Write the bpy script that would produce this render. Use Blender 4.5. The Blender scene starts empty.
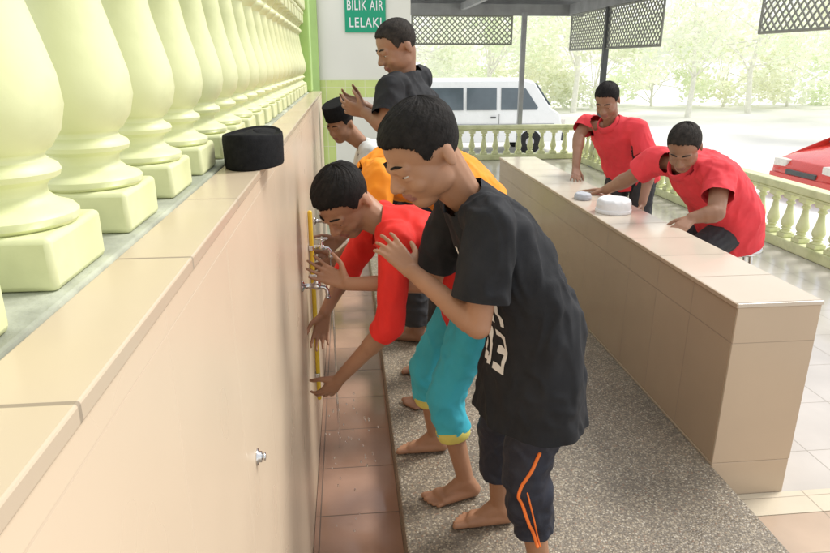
import bpy, bmesh, math, random
from mathutils import Vector, Matrix, noise
from mathutils.bvhtree import BVHTree
random.seed(7)
C=bpy.context.scene; col=C.collection
R=math.radians; PI=math.pi
def V(*a): return Vector(a)
# ------------------------------------------------------------------ camera
PITCH,YAW=R(18.4),R(5.9)
cam=bpy.data.cameras.new('Camera'); co=bpy.data.objects.new('Camera',cam); col.objects.link(co)
co.location=(0,0,1.5); co.rotation_euler=(PI/2-PITCH,0,-YAW); cam.lens=27.98; cam.sensor_width=36; cam.clip_start=.02; cam.clip_end=3000
C.camera=co
cf=V(math.sin(YAW)*math.cos(PITCH),math.cos(YAW)*math.cos(PITCH),-math.sin(PITCH))
cr=V(math.cos(YAW),-math.sin(YAW),0); cu=cr.cross(cf)
def P(px,py,Y):
    d=cf+cr*((px-415)/645)+cu*((276.5-py)/645)
    return V(0,0,1.5)+d*(Y/d.y)
# ------------------------------------------------------------------ world / light
w=bpy.data.worlds.new('World'); C.world=w; w.use_nodes=True
nt=w.node_tree; bg=nt.nodes['Background']
sk=nt.nodes.new('ShaderNodeTexSky'); sk.sky_type='NISHITA'; sk.sun_disc=False
SUN_E,SUN_AZ=R(50),R(66)      # azimuth measured from +Y towards +X
sk.sun_elevation=SUN_E; sk.sun_rotation=SUN_AZ; sk.dust_density=1.5; sk.air_density=1.0; sk.ozone_density=.6
mxw=nt.nodes.new('ShaderNodeMix'); mxw.data_type='RGBA'; mxw.inputs[0].default_value=.68; mxw.inputs[7].default_value=(8.6,8.55,8.4,1)   # bright haze
nt.links.new(sk.outputs[0],mxw.inputs[6]); nt.links.new(mxw.outputs[2],bg.inputs[0]); bg.inputs[1].default_value=.15
sl=bpy.data.lights.new('Sun','SUN'); so=bpy.data.objects.new('Sun',sl); col.objects.link(so)
sl.energy=2.9; sl.angle=R(20); sl.color=(1,.965,.91)
sd=V(math.sin(SUN_AZ)*math.cos(SUN_E),math.cos(SUN_AZ)*math.cos(SUN_E),math.sin(SUN_E))
so.rotation_euler=sd.to_track_quat('Z','Y').to_euler()
C.view_settings.view_transform='Standard'; C.view_settings.look='None'; C.view_settings.exposure=0
# ------------------------------------------------------------------ materials
def nd(t,k): return t.nodes.new(k)
def base_mat(name):
    m=bpy.data.materials.new(name); m.use_nodes=True; t=m.node_tree
    return m,t,t.nodes['Principled BSDF'],nd(t,'ShaderNodeTexCoord')
def mix(t,a,b,fac,mode='MIX'):
    x=nd(t,'ShaderNodeMix'); x.data_type='RGBA'; x.blend_type=mode
    for k,v in ((6,a),(7,b)):
        if isinstance(v,(tuple,list)): x.inputs[k].default_value=(*v[:3],1)
        else: t.links.new(v,x.inputs[k])
    if isinstance(fac,(int,float)): x.inputs[0].default_value=fac
    else: t.links.new(fac,x.inputs[0])
    return x.outputs[2]
def noi(t,tc,scale,detail=4,vec=None):
    n=nd(t,'ShaderNodeTexNoise'); n.inputs['Scale'].default_value=scale; n.inputs['Detail'].default_value=detail
    t.links.new(vec or tc.outputs['Object'],n.inputs['Vector']); return n.outputs['Fac']
def rng(t,s,a,b,c,d):
    n=nd(t,'ShaderNodeMapRange'); t.links.new(s,n.inputs[0])
    for i,v in enumerate((a,b,c,d)): n.inputs[i+1].default_value=v
    return n.outputs[0]
def bump(t,b,h,strength,dist=.01):
    n=nd(t,'ShaderNodeBump'); n.inputs['Strength'].default_value=strength; n.inputs['Distance'].default_value=dist
    t.links.new(h,n.inputs['Height']); t.links.new(n.outputs[0],b.inputs['Normal'])
def mat(name,c,rough=.6,var=.15,vs=6,bs=0,bst=.3,bd=.004,metal=0,coat=0,trans=0,spec=.5,c2=None,dirt=None):
    m,t,b,tc=base_mat(name)
    lo=tuple(x*(1-var) for x in c); hi=tuple(min(1,x*(1+var)) for x in (c2 or c))
    f=rng(t,noi(t,tc,vs),.3,.7,0,1)
    cc=mix(t,lo,hi,f)
    if dirt: cc=mix(t,cc,dirt[0],rng(t,noi(t,tc,dirt[1],8),.50,.72,0,dirt[2]))
    t.links.new(cc,b.inputs['Base Color'])
    t.links.new(rng(t,noi(t,tc,vs*2.3),.3,.7,max(.02,rough-.08),min(1,rough+.08)),b.inputs['Roughness'])
    b.inputs['Metallic'].default_value=metal; b.inputs['Specular IOR Level'].default_value=spec
    b.inputs['Coat Weight'].default_value=coat; b.inputs['Transmission Weight'].default_value=trans
    if bs: bump(t,b,noi(t,tc,bs,5),bst,bd)
    return m
def tile(name,c1,c2,grout,tw,th,axes='yz',off=(0,0),mortar=.004,rough=.25,var=.1,dirt=.25,stagger=0,wet=0,dirtc=.45,bst=.25):
    m,t,b,tc=base_mat(name)
    sp=nd(t,'ShaderNodeSeparateXYZ'); t.links.new(tc.outputs['Object'],sp.inputs[0])
    cb=nd(t,'ShaderNodeCombineXYZ')
    for k,ax in enumerate(axes):
        ad=nd(t,'ShaderNodeMath'); ad.operation='ADD'; t.links.new(sp.outputs['xyz'.index(ax)],ad.inputs[0]); ad.inputs[1].default_value=off[k]+50*(tw if k==0 else th)
        t.links.new(ad.outputs[0],cb.inputs[k])
    br=nd(t,'ShaderNodeTexBrick'); br.offset=stagger; br.squash=1
    t.links.new(cb.outputs[0],br.inputs['Vector'])
    br.inputs['Color1'].default_value=(*c1,1); br.inputs['Color2'].default_value=(*c2,1); br.inputs['Mortar'].default_value=(*grout,1)
    br.inputs['Scale'].default_value=1; br.inputs['Mortar Size'].default_value=mortar/2; br.inputs['Mortar Smooth'].default_value=.3
    br.inputs['Brick Width'].default_value=tw; br.inputs['Row Height'].default_value=th; br.inputs['Bias'].default_value=0
    n1=rng(t,noi(t,tc,3.5,6),.35,.7,1-var,1+var*.6)
    hs=nd(t,'ShaderNodeHueSaturation'); t.links.new(br.outputs['Color'],hs.inputs['Color']); t.links.new(n1,hs.inputs['Value'])
    d=rng(t,noi(t,tc,1.3,8),.5,.78,0,dirt)
    cc=mix(t,hs.outputs[0],(c1[0]*dirtc,c1[1]*dirtc*.95,c1[2]*dirtc*.9),d)
    t.links.new(cc,b.inputs['Base Color'])
    r1=rng(t,noi(t,tc,6,2),.3,.7,max(.04,rough-.03-wet),rough+.03)
    mx=nd(t,'ShaderNodeMath'); mx.operation='MAXIMUM'; t.links.new(r1,mx.inputs[0])
    rr=nd(t,'ShaderNodeMath'); rr.operation='MULTIPLY'; t.links.new(br.outputs['Fac'],rr.inputs[0]); rr.inputs[1].default_value=.75
    t.links.new(rr.outputs[0],mx.inputs[1]); t.links.new(mx.outputs[0],b.inputs['Roughness'])
    iv=nd(t,'ShaderNodeMath'); iv.operation='SUBTRACT'; iv.inputs[0].default_value=1; t.links.new(br.outputs['Fac'],iv.inputs[1])
    bump(t,b,iv.outputs[0],bst,.002)
    return m
m_wall=tile('peach_wall_tile',(.74,.60,.44),(.725,.585,.43),(.63,.505,.37),.3,.72,'yz',(.05,.02),.003,.3,.01,.02,dirtc=.6,bst=.1)
m_ledge=tile('ledge_tile',(.62,.51,.375),(.59,.48,.355),(.32,.26,.19),.3,5,'yx',(.245,2.5),.005,.24,.04,.12,dirtc=.6)
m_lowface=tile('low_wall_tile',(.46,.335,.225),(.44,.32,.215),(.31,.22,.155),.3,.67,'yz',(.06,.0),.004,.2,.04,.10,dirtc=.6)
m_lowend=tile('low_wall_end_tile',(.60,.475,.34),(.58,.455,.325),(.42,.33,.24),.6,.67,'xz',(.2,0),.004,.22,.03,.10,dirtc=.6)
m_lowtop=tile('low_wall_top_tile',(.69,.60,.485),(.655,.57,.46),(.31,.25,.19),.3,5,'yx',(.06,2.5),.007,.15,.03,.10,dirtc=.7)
m_edge=mat('tan_edge_strip',(.50,.37,.25),.35,.08,10)
m_gut=tile('gutter_tile',(.46,.285,.205),(.39,.24,.17),(.20,.14,.105),.3,.3,'xy',(.145,.06),.006,.2,.2,.45,wet=.12)
m_floor=tile('porch_floor_tile',(.62,.58,.53),(.57,.535,.49),(.36,.33,.29),.4,.4,'xy',(0,.1),.006,.14,.08,.18)
m_band=tile('tan_floor_tile',(.55,.42,.31),(.52,.39,.285),(.34,.27,.2),.3,.3,'xy',(.02,.1),.006,.25,.12,.25)
m_cream=tile('cream_floor_tile',(.72,.64,.49),(.68,.60,.46),(.42,.35,.26),.3,.3,'xy',(.02,.1),.006,.25,.08,.2)
def pebble_mat():
    m,t,b,tc=base_mat('pebble_wash')
    v=nd(t,'ShaderNodeTexVoronoi'); v.inputs['Scale'].default_value=140; t.links.new(tc.outputs['Object'],v.inputs['Vector'])
    sp=nd(t,'ShaderNodeSeparateColor'); t.links.new(v.outputs['Color'],sp.inputs[0])
    cr_=nd(t,'ShaderNodeValToRGB'); t.links.new(sp.outputs[0],cr_.inputs[0])
    e=cr_.color_ramp; e.interpolation='CONSTANT'
    e.elements[0].position=0; e.elements[0].color=(.14,.115,.085,1); e.elements[1].position=.18; e.elements[1].color=(.34,.28,.20,1)
    for p,c in ((.40,(.42,.35,.25,1)),(.6,(.23,.19,.14,1)),(.72,(.48,.415,.31,1)),(.9,(.60,.54,.43,1)),(.96,(.30,.19,.125,1))):
        x=e.elements.new(p); x.color=c
    g=rng(t,v.outputs['Distance'],.35,.65,0,1)
    c=mix(t,cr_.outputs[0],(.215,.18,.138),g)
    d=rng(t,noi(t,tc,2.2,6),.35,.7,.72,1.1)
    hs=nd(t,'ShaderNodeHueSaturation'); t.links.new(c,hs.inputs['Color']); t.links.new(d,hs.inputs['Value'])
    t.links.new(hs.outputs[0],b.inputs['Base Color'])
    t.links.new(rng(t,noi(t,tc,5,4),.35,.65,.3,.65),b.inputs['Roughness'])
    iv=nd(t,'ShaderNodeMath'); iv.operation='SUBTRACT'; iv.inputs[0].default_value=1; t.links.new(v.outputs['Distance'],iv.inputs[1])
    bump(t,b,iv.outputs[0],.45,.003); return m
m_peb=pebble_mat()
m_bal=mat('pale_green_paint',(.70,.73,.39),.45,.06,5,55,.25,.002,c2=(.78,.80,.50),dirt=((.40,.44,.22),8,.5))
m_cem=mat('grey_cement',(.42,.44,.35),.8,.35,14,60,.6,.005,dirt=((.13,.15,.10),7,.75))
m_conc=mat('pale_concrete',(.80,.79,.76),.85,.05,.6,12,.3,.01)
m_render=mat('cream_render',(.80,.80,.71),.8,.04,1.2,30,.15,.003)
m_dado=tile('lime_dado_tile',(.62,.72,.26),(.58,.69,.24),(.75,.75,.55),.2,.2,'xz',(0,0),.005,.3)
m_green=mat('green_trim',(.42,.62,.20),.5,.08)
m_chrome=mat('chrome',(.62,.62,.62),.18,.1,30,metal=1)
m_yel=mat('yellow_plastic',(.80,.56,.04),.4,.1,20)
m_black=mat('black_velvet',(.010,.010,.011),.95,.3,80,400,.4,.001,spec=.2)
m_white=mat('white_cotton',(.84,.84,.84),.85,.03,30,200,.3,.001)
m_greycl=mat('grey_cotton',(.5,.52,.56),.85,.08,30,200,.3,.001)
m_pale=mat('pale_shirt_cotton',(.66,.68,.66),.85,.06,20,300,.3,.001)
m_steel=mat('grey_steel',(.34,.35,.36),.5,.15,5)
m_dsteel=mat('dark_steel',(.07,.075,.075),.5,.15,5)
m_roof=mat('roof_sheet',(.32,.33,.33),.55,.2,3)
m_lat=mat('lattice_paint',(.28,.29,.25),.6,.12,8)
m_sign=mat('sign_green',(.0,.33,.17),.4,.04)
m_letter=mat('sign_white',(.85,.86,.85),.5,.02)
m_van=mat('white_car_paint',(.86,.88,.88),.25,.03,2,coat=.5)
m_red=mat('red_car_paint',(.66,.045,.03),.25,.05,2,coat=.6)
m_glass=mat('car_glass',(.10,.13,.15),.08,.2,2,spec=.8)
m_tyre=mat('tyre_rubber',(.02,.02,.02),.85,.2,20)
m_rim=mat('wheel_alloy',(.5,.5,.5),.35,.1,10,metal=.8)
m_lamp=mat('lamp_lens',(.75,.72,.66),.15,.1,30)
m_tail=mat('tail_lens',(.5,.02,.02),.2,.1,30)
m_bark=mat('bark',(.84,.83,.76),.9,.08,8,20,.6,.02)
def leafmat(n,c):
    m=bpy.data.materials.new(n); m.use_nodes=True; t=m.node_tree; out=t.nodes['Material Output']; t.nodes.remove(t.nodes['Principled BSDF'])
    tc=nd(t,'ShaderNodeTexCoord'); f=rng(t,noi(t,tc,.9,3),.3,.7,0,1)
    cc=mix(t,tuple(x*.93 for x in c),tuple(min(.98,x*1.06) for x in c),f)
    d=nd(t,'ShaderNodeBsdfDiffuse'); tr=nd(t,'ShaderNodeBsdfTranslucent'); mx=nd(t,'ShaderNodeMixShader'); mx.inputs[0].default_value=.5
    t.links.new(cc,d.inputs[0]); t.links.new(cc,tr.inputs[0]); t.links.new(d.outputs[0],mx.inputs[1]); t.links.new(tr.outputs[0],mx.inputs[2]); t.links.new(mx.outputs[0],out.inputs[0])
    return m
m_leaf=[leafmat('leaf_pale',(.92,.97,.82)),leafmat('leaf_mid',(.89,.96,.76)),leafmat('leaf_yellow',(.94,.97,.80))]
m_skin=mat('skin_tan',(.37,.19,.108),.5,.14,9,120,.15,.002)
m_skin2=mat('skin_brown',(.31,.16,.095),.5,.14,9,120,.15,.002)
m_lip=mat('lip',(.30,.12,.09),.45,.08,20)
m_hair=mat('black_hair',(.013,.011,.010),.75,.5,40,190,.6,.003,spec=.2)
m_hair2=mat('dark_brown_hair',(.03,.025,.021),.75,.5,40,190,.6,.003,spec=.2)
m_eyew=mat('eye_white',(.52,.49,.45),.25,.03); m_eyed=mat('eye_iris',(.02,.012,.008),.15,.1)
m_tee=mat('black_jersey',(.014,.015,.018),.8,.25,9,350,.3,.0015,spec=.35)
m_print=mat('white_print',(.80,.80,.78),.7,.05,30)
m_navy=mat('navy_tracksuit',(.014,.017,.032),.6,.25,9,300,.3,.0015)
m_orangep=mat('orange_piping',(.90,.20,.03),.6,.1)
m_redsh=mat('red_jersey',(.76,.03,.022),.75,.1,8,350,.3,.0015,spec=.3)
m_redpolo=mat('red_polo',(.80,.06,.075),.75,.1,8,350,.3,.0015,spec=.3)
m_teal=mat('turquoise_cotton',(.055,.50,.63),.75,.1,8,350,.3,.0015)
m_ycuff=mat('yellow_rib',(.74,.66,.16),.75,.1,20,300,.4,.002)
m_orange=mat('orange_jersey',(.90,.31,.012),.75,.1,8,350,.3,.0015)
m_dtr=mat('charcoal_trousers',(.035,.036,.04),.8,.2,9,350,.3,.0015)
m_water=mat('water',(.95,.97,1),.03,.01,trans=1)
# ------------------------------------------------------------------ object helpers
def tag(o,label,cat,group=None):
    o['label']=label; o['category']=cat
    if group: o['group']=group
    return o
def thing(name,label,cat,loc=(0,0,0),rotz=0,group=None):
    o=bpy.data.objects.new(name,None); col.objects.link(o); o.location=loc; o.rotation_euler=(0,0,rotz); o.empty_display_size=.1
    return tag(o,label,cat,group)
def rootof(o):
    while o.parent: o=o.parent
    return o
def link(name,me,m,parent=None,shift=True,bev=0,smooth=False):
    for x in (m if isinstance(m,(list,tuple)) else [m]): me.materials.append(x)
    o=bpy.data.objects.new(name,me); col.objects.link(o)
    if parent:
        o.parent=parent
        if shift: me.transform(Matrix.Translation(-Vector(rootof(parent).location)))
    if smooth: me.shade_smooth()
    if bev:
        b=o.modifiers.new('bevel','BEVEL'); b.width=bev; b.segments=2; b.limit_method='ANGLE'
    return o
def mesh(bm,name='m',norm=True):
    if norm: bmesh.ops.recalc_face_normals(bm,faces=bm.faces)
    me=bpy.data.meshes.new(name); bm.to_mesh(me); bm.free(); return me
def part(name,bm,m,parent=None,bev=0,smooth=False,shift=True):
    return link(name,mesh(bm,name),m,parent,shift,bev,smooth)
def struct(o): o['kind']='structure'; return o
def bx(bm,x0,x1,y0,y1,z0,z1):
    v=[bm.verts.new((x,y,z)) for x in (x0,x1) for y in (y0,y1) for z in (z0,z1)]
    for f in ((0,1,3,2),(4,6,7,5),(0,4,5,1),(2,3,7,6),(0,2,6,4),(1,5,7,3)): bm.faces.new([v[i] for i in f])
    return bm
def NB(): return bmesh.new()
def loft(bm,rings,n=28,caps=True):
    L=[]
    for c,a,b in rings:
        L.append([bm.verts.new(c+a*math.cos(2*PI*k/n)+b*math.sin(2*PI*k/n)) for k in range(n)])
    for i in range(len(L)-1):
        for k in range(n): bm.faces.new((L[i][k],L[i][(k+1)%n],L[i+1][(k+1)%n],L[i+1][k]))
    if caps: bm.faces.new(L[0]); bm.faces.new(L[-1])
def perp(d):
    d=d.normalized(); a=d.orthogonal().normalized(); return a,d.cross(a)
def caps(bm,p0,p1,r0,r1,n=14,k=5):
    d=p1-p0
    if d.length<1e-5: d=V(0,0,1e-4)
    dn=d.normalized(); a,b=perp(dn); rg=[]
    for i in range(k+1):
        t=-PI/2*(1-i/k)*.98; rg.append((p0+dn*r0*math.sin(t),a*r0*math.cos(t),b*r0*math.cos(t)))
    for i in range(k+1):
        t=PI/2*(i/k)*.98; rg.append((p1+dn*r1*math.sin(t),a*r1*math.cos(t),b*r1*math.cos(t)))
    loft(bm,rg,n)
def cone(bm,p0,p1,r0,r1,n=24):
    a,b=perp(p1-p0); loft(bm,[(p0,a*r0,b*r0),(p1,a*r1,b*r1)],n)
def tube(bm,pts,r,n=10):
    for i in range(len(pts)-1): caps(bm,pts[i],pts[i+1],r,r,n,3)
def ell(bm,c,rad,M=None,u=20,v=12):
    m=Matrix.Translation(c)@Matrix.Diagonal((*rad,1))
    if M is not None: m=M@m
    bmesh.ops.create_uvsphere(bm,u_segments=u,v_segments=v,radius=1,matrix=m)
def lathe(bm,prof,c=V(0,0,0),n=28,ax=None):
    ax=(ax or V(0,0,1)).normalized(); a,b=perp(ax)
    loft(bm,[(c+ax*z,a*max(r,1e-4),b*max(r,1e-4)) for r,z in prof],n)
def remesh(bm,vox,it=4,f=.5):
    me=mesh(bm); o=bpy.data.objects.new('tmp',me); col.objects.link(o)
    m=o.modifiers.new('r','REMESH'); m.mode='VOXEL'; m.voxel_size=vox
    if it: s=o.modifiers.new('s','SMOOTH'); s.factor=f; s.iterations=it
    dg=bpy.context.evaluated_depsgraph_get(); me2=bpy.data.meshes.new_from_object(o.evaluated_get(dg))
    bpy.data.objects.remove(o); bpy.data.meshes.remove(me); return me2
def wrinkle(me,amp,f,seed):
    f=Vector(f); nr=[v.normal.copy() for v in me.vertices]
    for v,n in zip(me.vertices,nr):
        p=Vector((v.co.x*f.x+seed,v.co.y*f.y,v.co.z*f.z))
        q=p+Vector((noise.noise(p*.6),noise.noise(p*.6+V(5,5,5)),noise.noise(p*.5+V(2,9,4))))*.8
        a=noise.noise(q); a=1-2.4*math.sqrt(a*a+.006); b=noise.noise(q*1.9+V(9,1,3))
        h=a*.8+b*.4-.25
        if h<-.12: h=-.12+(h+.12)*.25       # cloth may fold out but not sink into the body
        v.co+=n*amp*h
def cut_hem(me,planes):
    """open the garment at each hem: cut cleanly on the hem plane, only around that limb"""
    bm=bmesh.new(); bm.from_mesh(me)
    for p,n,r in planes:
        n=n.normalized(); pc=p-n*.012
        fs=[]
        for f in bm.faces:
            d=f.calc_center_median()-pc; h=d.dot(n)
            if -.04<h<.07 and (d-n*h).length<r: fs.append(f)
        if not fs: continue
        es={e for f in fs for e in f.edges}; vs={v for f in fs for v in f.verts}
        bmesh.ops.bisect_plane(bm,geom=list(vs)+list(es)+fs,plane_co=pc,plane_no=n,clear_outer=True,dist=1e-5)
    bm.to_mesh(me); bm.free()
# ------------------------------------------------------------------ people
def hand(bm,w_,D,N,L,curl,left,spread=.13,tout=.75):
    D=D.normalized(); N=(N-D*N.dot(D)).normalized(); T=N.cross(D) if left else D.cross(N)
    for i,(off,fl) in enumerate(((.15,.44),(.05,.49),(-.052,.45),(-.148,.36))):
        kb=w_+D*L*(.50-.025*abs(i-1))+T*L*off
        caps(bm,w_+D*L*.05+T*L*off*.5,kb,.085*L,.058*L)
        dv0=(D+T*spread*(1.5-i)).normalized(); p=kb; ang=curl*.5; r=.047*L
        for sg in (.45,.31,.24):
            dv=dv0*math.cos(ang)+N*math.sin(ang); q=p+dv*fl*L*sg
            caps(bm,p,q,r,r*.9,12,4); r*=.9; p=q; ang+=curl
    p=w_+D*L*.14+T*L*.12+N*L*.03; d=(D*.62+T*tout+N*.25).normalized()
    q=p+d*L*.27; caps(bm,p,q,.085*L,.056*L); d2=(D*.85+T*tout*.45+N*.35).normalized()
    q2=q+d2*L*.17; caps(bm,q,q2,.054*L,.05*L); caps(bm,q2,q2+(d2+N*.2).normalized()*L*.10,.049*L,.04*L)
def foot(bm,ank,D,inn,L,gz):
    D=V(D.x,D.y,0).normalized(); S_=V(-D.y,D.x,0)
    if S_.dot(inn)<0: S_=-S_
    b0=V(ank.x,ank.y,gz)
    h=b0-D*L*.13+V(0,0,.135*L)
    bi=b0+D*L*.46+S_*L*.10+V(0,0,.09*L); bo=b0+D*L*.40-S_*L*.115+V(0,0,.07*L)
    caps(bm,h,bi,.135*L,.088*L); caps(bm,h,bo,.13*L,.07*L); caps(bm,bi,bo,.085*L,.068*L)
    caps(bm,V(ank.x,ank.y,max(ank.z,gz+.27*L)),b0+D*L*.28+S_*L*.03+V(0,0,.14*L),.15*L,.11*L)
    caps(bm,V(ank.x,ank.y,max(ank.z,gz+.27*L)),h,.15*L,.13*L)
    for i,(o_,st,ln,r) in enumerate(((.125,.50,.19,.058),(.04,.52,.17,.043),(-.03,.50,.15,.04),(-.095,.465,.13,.037),(-.155,.42,.11,.035))):
        p=b0+D*L*st+S_*L*o_*.95+V(0,0,r*L*1.25); q=b0+D*L*(st+ln)+S_*L*o_*1.12+V(0,0,r*L)
        caps(bm,p,q,r*L,r*L*.92,12,4)
def head_matrix(c,F,hh,roll=0):
    F=F.normalized(); U=V(0,0,1)-F*F.z; U.normalize(); S=U.cross(F)
    if roll:
        U2=U*math.cos(roll)+S*math.sin(roll); U=U2; S=U.cross(F)
    return Matrix((( F.x*hh,S.x*hh,U.x*hh,c.x),(F.y*hh,S.y*hh,U.y*hh,c.y),(F.z*hh,S.z*hh,U.z*hh,c.z),(0,0,0,1)))
def head(bm,M,hh):
    T=lambda *a:M@V(*a)
    ell(bm,V(-.06,0,.14),(.40,.325,.36),M,32,20)
    ell(bm,V(.11,0,-.09),(.255,.27,.36),M,28,18)
    ell(bm,V(.17,0,-.36),(.165,.16,.13),M)
    for s in (-1,1):
        ell(bm,V(.02,s*.155,-.23),(.20,.115,.17),M)
        ell(bm,V(.21,s*.15,-.15),(.12,.105,.11),M)
        caps(bm,T(.345,s*.045,.06),T(.285,s*.19,.06),.048*hh,.04*hh)
        ell(bm,V(-.04,s*.335,-.05),(.075,.032,.125),M@Matrix.Rotation(s*.3,4,'Z'))
        ell(bm,V(.385,s*.055,-.145),(.045,.045,.038),M)
        ell(bm,V(.293,s*.135,.020),(.066,.078,.042),M)
        ell(bm,V(.285,s*.135,-.055),(.058,.075,.03),M)
    caps(bm,T(.335,0,.03),T(.42,0,-.125),.036*hh,.054*hh)
    caps(bm,T(.345,-.075,-.245),T(.345,.075,-.245),.026*hh,.026*hh); caps(bm,T(.37,-.02,-.24),T(.37,.02,-.24),.022*hh,.022*hh)
    caps(bm,T(.34,-.06,-.292),T(.34,.06,-.292),.03*hh,.03*hh)
def lerp_tab(tab,x):
    if x<=tab[0][0]: return tab[0][1]
    for (a,b),(c,d) in zip(tab,tab[1:]):
        if x<=c: return b+(d-b)*(x-a)/(c-a)
    return tab[-1][1]
def hair_mesh(M,thick,seed,fringe=.27,nape=-.2,rough=.008):
    """short cropped straight hair: longer on top, tapering to nothing at sides and nape"""
    bm=NB(); nu,nv=260,84; c=V(-.06,0,.14); rad=(.40,.325,.36)
    zl=[(-.5,nape),(-.3,nape),(-.16,-.10),(-.10,.02),(-.02,.03),(.05,-.03),(.10,.0),(.14,.15),(.22,fringe-.03),(.28,fringe),(.6,fringe)]
    tilt=Matrix.Rotation(-.45,3,'Y')
    rows=[]
    for i in range(nv+1):
        th=PI*min(max(i/nv,.004),.996); row=[]
        for k in range(nu):
            ph=2*PI*k/nu; d=tilt@V(math.sin(th)*math.cos(ph),math.sin(th)*math.sin(ph),math.cos(th))
            r=1/math.sqrt(sum((d[q]/rad[q])**2 for q in range(3))); p=c+d*r
            sw=ph+.6*th
            st=noise.noise(V(math.cos(sw)*13+seed,math.sin(sw)*13,th*1.3)); s2=noise.noise(V(math.cos(sw)*32+seed,math.sin(sw)*32,th*2.2+7))
            s3=noise.noise(d*16+V(seed,3,1))
            m=(p.z-lerp_tab(zl,p.x)+.03*s2+.02*s3)/.06; m=max(0,min(1,m)); m=m*m*(3-2*m)
            tp=max(0,min(1,(p.z-.06)/.34)); tp=tp*tp*(3-2*tp)
            t_=.006+thick*tp
            off=t_*m-.05*(1-m)+m*rough*(.3+.7*tp)*(st*.9+s2*1.1+s3*.3)
            row.append(bm.verts.new(M@(c+d*(r+off))))
        rows.append(row)
    for i in range(nv):
        for k in range(nu): bm.faces.new((rows[i][k],rows[i][(k+1)%nu],rows[i+1][(k+1)%nu],rows[i+1][k]))
    bm.faces.new(rows[0]); bm.faces.new(rows[-1])
    return mesh(bm)
def person(label,j,s,hh,F,skin,hairm,shirtm,trm,sleeve=(.6,0),hem=None,hemr=(.17,.13),loose=1.,arch=.03,cuffz=.1,gz=0,vox=.005,cvox=.007,
           handL=None,handR=None,seed=1,hair=(.05,.27,-.2),roll=0,printed=False,tdir=None,cuffm=None,legr=1.,group=None,wr=.006,piping=False,side=None,bodyr=1.,armr=1.,collar=None,cap=False):
    hl,hr,kl,kr,al,ar=[j[k] for k in ('hl','hr','kl','kr','al','ar')]
    shl,shr,el,er,wl,wrr=[j[k] for k in ('sl','sr','el','er','wl','wr')]; hc=j['head']
    root=thing('person',label,'person',((al.x+ar.x)/2,(al.y+ar.y)/2,gz),0,group)
    pel=(hl+hr)/2; sh=(shl+shr)/2; S=((shl-shr).normalized()+(hl-hr).normalized()*.5).normalized(); sw=(shl-shr).length/2
    back=-(S.cross((sh-pel).normalized())); ctrl=(pel+sh)/2+back*arch*2
    def bz(t): return sh*(1-t)**2+ctrl*2*t*(1-t)+pel*t*t
    def tg(t): return -((ctrl-sh)*(1-t)+(pel-ctrl)*t).normalized()
    def ring(c,t,ra,rb): 
        u=tg(t); A=(S-u*S.dot(u)).normalized(); return (c,A*ra,A.cross(u)*rb)
    M=head_matrix(hc,F,hh,roll)
    # ---- body
    bm=NB(); head(bm,M,hh)
    loft(bm,[ring(bz(t),t,ra,rb*bodyr) for t,ra,rb in ((0,sw*.58,.05*s),(.1,sw*.78,.072*s),(.35,sw*.75,.09*s),(.65,sw*.70,.083*s),(1,.135*s,.09*s))])
    u0=tg(0); nb=sh+u0*.0
    caps(bm,nb,M@V(-.13,0,-.12),.052*s,.235*hh); caps(bm,nb,M@V(-.02,0,-.24),.047*s,.18*hh)
    caps(bm,nb-u0*.005,shl-u0*.01,.038*s,.042*s); caps(bm,nb-u0*.005,shr-u0*.01,.038*s,.042*s)
    caps(bm,hl,hr,.085*s,.085*s); q=s*armr
    for A,B,D_ in ((shl,el,wl),(shr,er,wrr)):
        caps(bm,A-u0*.006,B,.043*q,.038*q); caps(bm,B,D_,.039*q,.026*q); caps(bm,B.lerp(D_,.12),B.lerp(D_,.38),.042*q,.038*q)
    dirb=-(S.cross(V(0,0,1)))
    for H,K,A in ((hl,kl,al),(hr,kr,ar)):
        caps(bm,H,K,.073*s,.05*s); caps(bm,K,A,.05*s,.036*s)
        caps(bm,K.lerp(A,.2)+dirb*.013*s,K.lerp(A,.42)+dirb*.017*s,.050*s,.047*s)
        caps(bm,A,V(A.x,A.y,A.z-.02*s),.036*s,.036*s)
    td=tdir or (S.cross(V(0,0,1)),)*2
    FL=.152*1.68*s
    foot(bm,al,td[0],ar-al,FL,gz); foot(bm,ar,td[1],al-ar,FL,gz)
    HL=.108*1.68*s
    if handL: hand(bm,wl,handL[0],handL[1],HL,handL[2],True)
    if handR: hand(bm,wrr,handR[0],handR[1],HL,handR[2],False)
    me=remesh(bm,vox,4,.45); Mi=M.inverted()
    body=link('body',me,[skin,m_lip],root,False,0,True)
    for pg in me.polygons:
        q=Mi@pg.center
        if q.x>.3 and abs(q.y)<.095 and -.318<q.z<-.222: pg.material_index=1
    me.transform(Matrix.Translation(-Vector(root.location)))
    # ---- hair, eyes, brows
    link('hair',hair_mesh(M,hair[0],seed*3.7,hair[1],hair[2]),hairm,root,True,0,True)
    if cap:
        bm=NB(); mk=lambda h,k:(M@V(-.06,0,h),(M.to_3x3()@V(.43,0,0))*k,(M.to_3x3()@V(0,.355,0))*k)
        loft(bm,[mk(.20,.98),mk(.205,1.0),mk(.40,1.0),mk(.585,.97),mk(.60,.95),mk(.605,.90),mk(.60,.5),mk(.598,.05)],40); part('cap',bm,m_black,root,0,True)
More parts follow.
